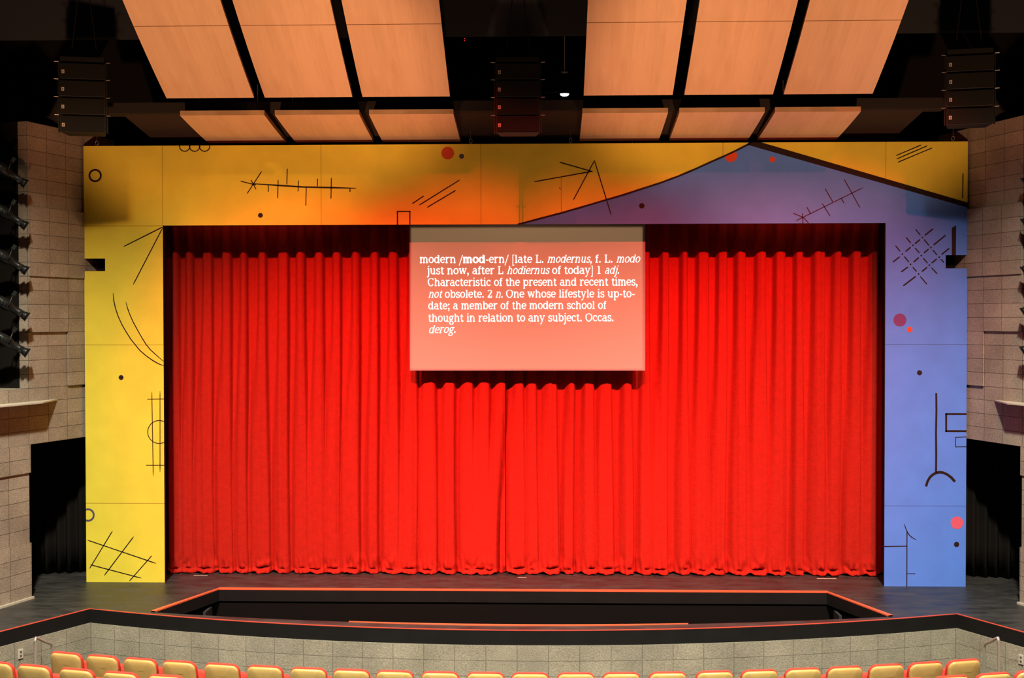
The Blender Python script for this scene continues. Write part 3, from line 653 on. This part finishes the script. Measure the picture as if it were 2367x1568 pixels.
# ------------------------------------------------------------------ wood acoustic panels over the stage front
XE = [(-4.855,-3.64),(-3.49,-2.28),(-2.14,-.937),(.895,2.105),(2.265,3.465),(3.61,4.81)]
WHO = ['leftmost', 'second from the left', 'just left of the centre gap', 'just right of the centre gap', 'second from the right', 'rightmost']
def zup(y): d = -1.75-y; return 7.10 + .47*d + .035*d*d
def zlo(y): d = .28-y; return 6.785 + .10*d + .018*d*d
def acoustic(x0, x1, ys, zf, th_, label, group, seam=None):
    xc = (x0+x1)/2; z00 = zf(ys[0]); r = empty('acoustic_panel', (xc, ys[0], z00)); tag(r, label, 'acoustic panel', group)
    mb = MB(); hw = (x1-x0)/2; n = 20; Y = [ys[0]+(ys[1]-ys[0])*i/n for i in range(n+1)]
    b = [[(sx*hw, y-ys[0], zf(y)-z00) for sx in (-1, 1)] for y in Y]; t = [[(p[0], p[1], p[2]+th_) for p in q] for q in b]
    mb.grid(b, 0); mb.grid(t, 1)
    for i in range(n):
        for s in (0, 1): mb.face([b[i][s], b[i+1][s], t[i+1][s], t[i][s]], 1)
    mb.face([b[0][0], b[0][1], t[0][1], t[0][0]], 1); mb.face([b[n][0], b[n][1], t[n][1], t[n][0]], 1)
    if seam is not None:
        mb.face([(-hw, seam-.004-ys[0], zf(seam-.004)-z00-.0015), (hw, seam-.004-ys[0], zf(seam-.004)-z00-.0015), (hw, seam+.004-ys[0], zf(seam+.004)-z00-.0015), (-hw, seam+.004-ys[0], zf(seam+.004)-z00-.0015)], 2)
    mb.build('panel_board', ['wood', 'woodedge', 'woodseam'], r)
    for sx in (-.7, .7):
        for f in (.25, .75):
            y = ys[0]+(ys[1]-ys[0])*f; z = zf(y)-z00+th_; hb = MB(); hb.tube([(sx*hw, y-ys[0], z), (sx*hw, y-ys[0], z+.5)], .006, 6); hb.build('hanger_rod', 'dull', r)
ysm = on_z(1183, 46, 7.79).y
for (a, b), wlab in zip(XE, WHO):
    acoustic(a, b, (-1.75, -4.4), zup, .05, 'large curved maple ceiling panel in the upper row, ' + wlab, 'upper row of wood ceiling panels', -3.05)
for (a, b), wlab in zip(XE, WHO):
    acoustic(a, b, (.28, -1.15), zlo, .068, 'short maple ceiling panel in the lower row, ' + wlab, 'lower row of wood ceiling panels')

# ------------------------------------------------------------------ line-array loudspeakers
def line_array(u, vt, vb, rz, label):
    y = -1.95; c = on_y(u, (vt+vb)/2, y); zt, zb_ = on_y(u, vt, y).z, on_y(u, vb, y).z; h = (zt-zb_)/4
    r = empty('line_array_speaker', (c.x, y, zb_), rz); tag(r, label, 'loudspeaker', 'line-array loudspeaker columns')
    for k in range(4):
        z = k*h; sh = .012*(k-1.5)**2
        mb = MB(); hw = .305
        pts = [(-hw, 0), (hw, 0), (hw-.06, .36), (-hw+.06, .36)]
        lo = [(p[0], p[1]+sh, z+.008) for p in pts]; hi = [(p[0], p[1]+sh, z+h-.008) for p in pts]
        mb.face(lo[::-1]); mb.face(hi)
        for i in range(4): mb.face([lo[i], lo[(i+1)%4], hi[(i+1)%4], hi[i]])
        cab = weld(mb.build('cabinet', 'cab', r)); bevel(cab, .008)
        mb = MB(); mb.box((-hw+.02, sh-.012, z+.022), (hw-.02, sh+.002, z+h-.022)); bevel(mb.build('grille', 'grille', cab), .006)
        mb = MB(); bx, bz = -hw+.055, z+h*.42
        mb.box((bx-.018, sh-.016, bz-.02), (bx+.018, sh-.010, bz+.028), 0); mb.box((bx-.012, sh-.0175, bz+.004), (bx+.012, sh-.015, bz+.008), 1); mb.box((bx-.012, sh-.0175, bz-.008), (bx+.012, sh-.015, bz-.004), 1); mb.box((bx-.003, sh-.0175, bz-.014), (bx+.003, sh-.015, bz+.02), 1)
        tag(mb.build('badge', ['badge', 'cab'], cab), 'small pale badge')
        for s in (-1, 1):
            mb = MB(); mb.box((s*(hw+.012)-.006, sh+.02, z+.01), (s*(hw+.012)+.006, sh+.09, z+h-.01), 0)
            mb.tube([(s*(hw+.005), sh+.0, z+h), (s*(hw+.06), sh-.01, z+h)], .008, 8, 1); mb.build('rigging_plate', ['cab', 'dull'], cab)
    mb = MB(); mb.box((-.29, .02, 4*h+.01), (.29, .34, 4*h+.07)); fr = bevel(mb.build('flying_frame', 'cab', r), .01)
    for s in (-.18, .18):
        mb = MB(); mb.tube([(s, .18, 4*h+.06), (s*.3, .18, 4*h+1.1), (s*.3, .18, 10.99-zb_)], .008, 6); mb.build('suspension_cable', 'cab', r)
line_array(1197, 143, 307, 0, 'black four-cabinet line-array loudspeaker hanging in the centre gap')
line_array(190, 143, 307, math.radians(12), 'black four-cabinet line-array loudspeaker hanging over the left block wall')
line_array(2243, 124, 288, math.radians(-12), 'black four-cabinet line-array loudspeaker hanging over the right block wall')

# ------------------------------------------------------------------ work light in the dark ceiling void
p = on_y(1305, 217, -.2)
r = empty('work_light', (p.x, -.2, p.z)); tag(r, 'bright white work light glowing in the dark ceiling void right of centre', 'work light')
mb = MB(); n = 16; rows = [[(rad*math.cos(2*PI*k/n), rad*math.sin(2*PI*k/n)*.5, z) for k in range(n)] for rad, z in ((.03,.30),(.05,.28),(.06,.12),(.075,.03),(.072,.0))]
mb.grid(rows, closed=True); mb.build('lamp_housing', 'spotbody', r)
mb = MB(); rows = [[(rad*math.cos(2*PI*k/n), rad*math.sin(2*PI*k/n)*.5, z) for k in range(n)] for rad, z in ((.068,.012),(.062,-.018),(.035,-.034),(.002,-.038))]
mb.grid(rows, closed=True); tag(mb.build('lamp_lens', 'lamp', r), 'glowing white lens')
mb = MB(); mb.box((-.05,-.02,.31),(.05,.02,.33)); mb.tube([(0,0,.3),(0,0,.62),(.0,.0,3.0)], .008, 6); mb.build('hanging_bracket', 'dull', r)
mb = MB(); mb.tube([(-.42,0,.02),(-.25,0,.018),(-.1,0,.03),(-.06,0,.08)], .007, 6); mb.build('power_cable', 'dull', r)
p = on_y(1074, 93, .87); mb = MB()
mb.box((-.06,0,-.09),(.06,.08,.09), 0); mb.box((-.006,-.004,.018),(.006,.001,.030), 1); mb.box((-.006,-.004,-.014),(.006,.001,-.002), 1)
tag(mb.build('control_box', ['cab', 'led'], None, (p.x, .87, p.z)), 'small black control box with two red indicator dots high in the centre void', 'control box')

# ------------------------------------------------------------------ spotlights on booms in the wall slots
def spotlight_proto():
    r = empty('stage_spotlight', (0,0,0)); n = 14
    def lathe(prof, m, nm, par):
        mb = MB(); rows = [[(x, rad*math.cos(2*PI*k/n), rad*math.sin(2*PI*k/n)) for k in range(n)] for x, rad in prof]; mb.grid(rows, closed=True); mb.face(rows[0]); mb.face(rows[-1]); return mb.build(nm, m, par)
    body = lathe([(-.30,.03),(-.29,.085),(-.18,.10),(-.05,.095),(0,.075)], 'spotbody', 'lamp_housing', r)
    mb = MB()
    for k in range(4): mb.box((-.27+.05*k, -.108, -.03), (-.25+.05*k, .108, .03))
    mb.build('cooling_fin', 'spotbody', body)
    bar = lathe([(0,.07),(.02,.062),(.24,.062),(.25,.075),(.30,.078),(.30,.06)], 'spotbody', 'lens_barrel', r)
    tag(lathe([(.285,.055),(.297,.045),(.303,.01)], 'lens', 'lens', bar), 'pale glass lens')
    mb = MB()
    for s in (-1, 1): mb.box((.15, s*.10-.04*s-.012, -.055), (.21, s*.10-.04*s+.012, .055))
    mb.box((.30,-.085,-.085),(.312,.085,-.062)); mb.box((.30,-.085,.062),(.312,.085,.085)); mb.box((.30,-.085,-.07),(.312,-.062,.07)); mb.box((.30,.062,-.07),(.312,.085,.07))
    mb.build('gel_frame', 'spotbody', r)
    mb = MB(); mb.tube([(-.05,-.11,0),(-.08,-.13,.16),(-.08,0,.20),(-.08,.13,.16),(-.05,.11,0)], .012, 6); mb.build('yoke', 'spotbody', r)
    mb = MB(); mb.box((-.11,-.03,.19),(-.05,.03,.28)); mb.build('pipe_clamp', 'spotbody', r)
    r.scale = (.82, .82, .82)
    return r
sproto = spotlight_proto(); first = True
HEIGHT = ['topmost', 'second from the top', 'third from the top', 'fourth from the top', 'lowest']
for side, lst in ((1, [(42,402),(40,500),(46,604),(30,711),(40,795)]), (-1, [(2347,398),(2352,493),(2345,604),(2362,700),(2358,790)])):
    bp = W0 + DV*(-.36) + NV*.42
    mb = MB(); mb.tube([(0,0,3.06),(0,0,6.85)], .030, 10); mb.tube([(0,0,3.05),(0,0,3.08)], .12, 12)
    tag(mb.build('boom_pipe', 'dull', None, (side*bp.x, bp.y, 0)), 'vertical black lighting boom pipe in the %s wall slot' % ('left' if side > 0 else 'right'), 'pipe')
    for k, (u, v) in enumerate(lst):
        o = sproto if first else copy_tree(sproto); first = False
        p = on_y(u, v, W0.y-.40)
        o.location = (side*(-7.17), W0.y-.40, p.z); o.rotation_euler = (0, math.radians(32), math.radians(28) if side > 0 else math.radians(152))
        tag(o, 'black ellipsoidal stage spotlight in the %s wall slot, %s' % ('left' if side > 0 else 'right', HEIGHT[k]), 'spotlight', 'spotlights on the %s boom' % ('left' if side > 0 else 'right'))

# ------------------------------------------------------------------ black masking drapes in the side openings
for sx, lab in ((-1, 'left'), (1, 'right')):
    mb = MB(); rows = []
    for z in (0.01, .5, 1.5, 3.2):
        rows.append([(sx*(6.95 + 1.9*i/120), .75 - .5*i/120 + .05*math.sin(i*.62) + .02*math.sin(i*.27), z) for i in range(121)])
    mb.grid(rows); o = mb.build('masking_drape', 'softblack'); s = o.modifiers.new('cloth_thickness', 'SOLIDIFY'); s.thickness = .006
    tag(o, 'black masking drape in the opening between the %s block wall and the portal' % lab, 'drape', 'black wing drapes')

# ------------------------------------------------------------------ stair handrails, outlets, spike marks
def handrail(sx, label):
    a = on_y(81 if sx < 0 else 2309, 1476, -2.85); b = on_y(121 if sx < 0 else 2275, 1490, -2.52)
    r = empty('handrail', (a.x, a.y, HF)); tag(r, label, 'handrail', 'stair handrails')
    A = Vector((0,0,a.z-HF)); Bv = Vector((b.x-a.x, b.y-a.y, b.z-HF)); d = (Bv-A)
    pts = [Vector((0,0,0)), A-Vector((0,0,.07)), A-Vector((0,0,.03))+d*.015, A+d*.06+Vector((0,0,.012)), A+d*.14+Vector((0,0,.012)), A+d*.5, A+d*.9, A+d*.97-Vector((0,0,.012)), Bv-Vector((0,0,.05)), Vector((Bv.x,Bv.y,0))]
    mb = MB(); mb.tube(pts, .019, 12); mb.build('rail_tube', 'metal', r)
    for q in (pts[0], pts[-1]):
        mb = MB(); mb.tube([q, q+Vector((0,0,.012))], .05, 14); mb.build('floor_flange', 'metal', r)
handrail(-1, 'brushed steel stair handrail by the left end of the front block wall')
handrail(1, 'brushed steel stair handrail by the right end of the front block wall')
for u, v, lab in ((47, 1512, 'left'), (2361, 1525, 'right')):
    sxx = -1 if u < 1000 else 1
    t0 = FRONT[0] if sxx < 0 else FRONT[-1]; t1 = FR_L if sxx < 0 else FR_R; d = (t1-t0).normalized(); nrm = Vector((-d.y*sxx, d.x*sxx, 0))
    if nrm.y > 0: nrm = -nrm
    # point of the side apron wall seen there
    rr = ray(u, v); base = t0 + nrm*.014; k = (base-CAM).dot(nrm)/rr.dot(nrm); p = CAM + rr*k
    mb = MB(); mtx = Matrix((d, -nrm, Vector((0,0,1)))).transposed().to_4x4()
    mb.box((-.035,-.012,-.06),(.035,.0,.06), 0, mtx); mb.box((-.015,-.014,.012),(.015,-.011,.04), 1, mtx); mb.box((-.015,-.014,-.04),(.015,-.011,-.012), 1, mtx)
    tag(mb.build('wall_outlet', ['plate', 'dull'], None, p), 'pale outlet plate on the %s end of the front block wall' % lab, 'outlet')
SP = [((448,1331),(480,1331),'left'),((1197,1335.5),(1217,1335.5),'centre'),((1888,1338),(1933,1338),'right')]
for a, b, lab in SP:
    A, B = on_z(*a, 0), on_z(*b, 0); mb = MB(); mb.box((A.x,A.y-.02,.0005),(B.x,A.y+.02,.0025))
    tag(mb.build('spike_tape', 'tape'), 'short pale spike tape mark on the stage floor before the curtain, %s' % lab, 'tape mark', 'tape marks by the curtain')

# ------------------------------------------------------------------ theatre seats
def seat_proto():
    r = empty('theatre_seat', (0,0,0))
    def outline(hw, z0, z1, rt, rb, n=8):
        p = []
        for cx, cz, rr, a0 in ((hw-rt, z1-rt, rt, 0), (-hw+rt, z1-rt, rt, 90), (-hw+rb, z0+rb, rb, 180), (hw-rb, z0+rb, rb, 270)):
            p += [(cx+rr*math.cos(math.radians(a0+90*i/n)), cz+rr*math.sin(math.radians(a0+90*i/n))) for i in range(n+1)]
        return p
    def pad(ol, layers, m, name, tilt, dome=0):
        cx = 0; cz = sum(p[1] for p in ol)/len(ol); mb = MB(); rows = []
        for sc, y in layers:
            ring = []
            for px, pz in ol:
                d = math.hypot(px, pz-cz); k = max(.0, 1 - sc/max(d, .001)) if sc >= 0 else 0
                x, z = px*k, cz+(pz-cz)*k
                yy = y + dome*(x/.24)**2
                z2 = z; y2 = yy - tilt*(z-.42)
                ring.append((x, y2, z2))
            rows.append(ring)
        mb.grid(rows, closed=True); mb.face(rows[0][::-1], smooth=True); mb.face(rows[-1], smooth=True)
        o = mb.build(name, m, r); weld(o, .0002); return o
    t = .20
    pad(outline(.222, .40, .835, .085, .05), [(.16,-.042),(.08,-.040),(.03,-.036),(.012,-.030),(.004,-.022),(0,-.012),(0,.0)], 'tan', 'back_shell', t, .030)
    pad(outline(.229, .42, .853, .095, .06), [(.004,-.004),(0,.006),(-0,.030),(.008,.045),(.02,.055),(.06,.064),(.14,.066)], 'seatred', 'back_cushion', t, .030)
    # tipped-up seat
    pad(outline(.238, .36, .675, .06, .06), [(.03,.150),(.008,.158),(0,.170),(0,.205),(.01,.225),(.05,.235)], 'seatred', 'seat_cushion', -.05)
    mb = MB(); rows = [[(rx*math.cos(2*PI*k/16), .08+ry*math.sin(2*PI*k/16), z) for k in range(16)] for rx, ry, z in ((.11,.13,0),(.11,.13,.012),(.05,.06,.03),(.04,.05,.3),(.12,.08,.42))]
    mb.grid(rows, closed=True); mb.face(rows[0][::-1]); mb.face(rows[-1]); mb.build('pedestal', 'cab', r)
    return r
X_ROW1 = [-5.74,-5.225,-4.705,-4.18,-3.62,-3.068,-2.517,-1.984,-1.452,-.900,-.351,.183,.732,1.277,1.837,2.407,2.955,3.494,4.020,4.551,5.063,5.570]
X_ROW2 = [-6.27,-5.76,-5.19,-4.62,-4.05, 4.53,5.07,5.60,6.10]
ORD = ['', 'second ', 'third ', 'fourth ', 'fifth ', 'sixth ', 'seventh ', 'eighth ', 'ninth ', 'tenth ', 'eleventh ']
def place(i_row, i, X, R, z, o):
    a = math.asin(X/R); p = ringp(R, a, z); o.location = (p[0], p[1], z); o.rotation_euler.z = a
    n = len(X_ROW1) if i_row == 1 else None
sp = seat_proto(); first = True
for row, XS, R, z in ((1, X_ROW1, R1-.09, HF), (2, X_ROW2, R2-.09, HF+.10)):
    for i, X in enumerate(XS):
        o = sp if first else copy_tree(sp); first = False
        place(row, i, X, R, z, o)
        if row == 1:
            n = len(XS); left = i < n/2; k = i if left else n-1-i; side = 'left' if left else 'right'
            lab = ('tan-backed red theatre seat at the %s end of the front row' % side) if k == 0 else 'tan-backed red theatre seat in the front row, %sfrom its %s end' % (ORD[k], side)
            grp = 'front row of theatre seats'
        else:
            left = X < 0; k = i if left else len(XS)-1-i; side = 'left' if left else 'right'
            lab = 'tan-backed red theatre seat in the second row, ' + ('at the %s edge of the photo' % side if k == 0 else '%sfrom the %s edge of the photo' % (ORD[k], side))
            grp = 'second row of theatre seats'
        tag(o, lab, 'theatre seat', grp)
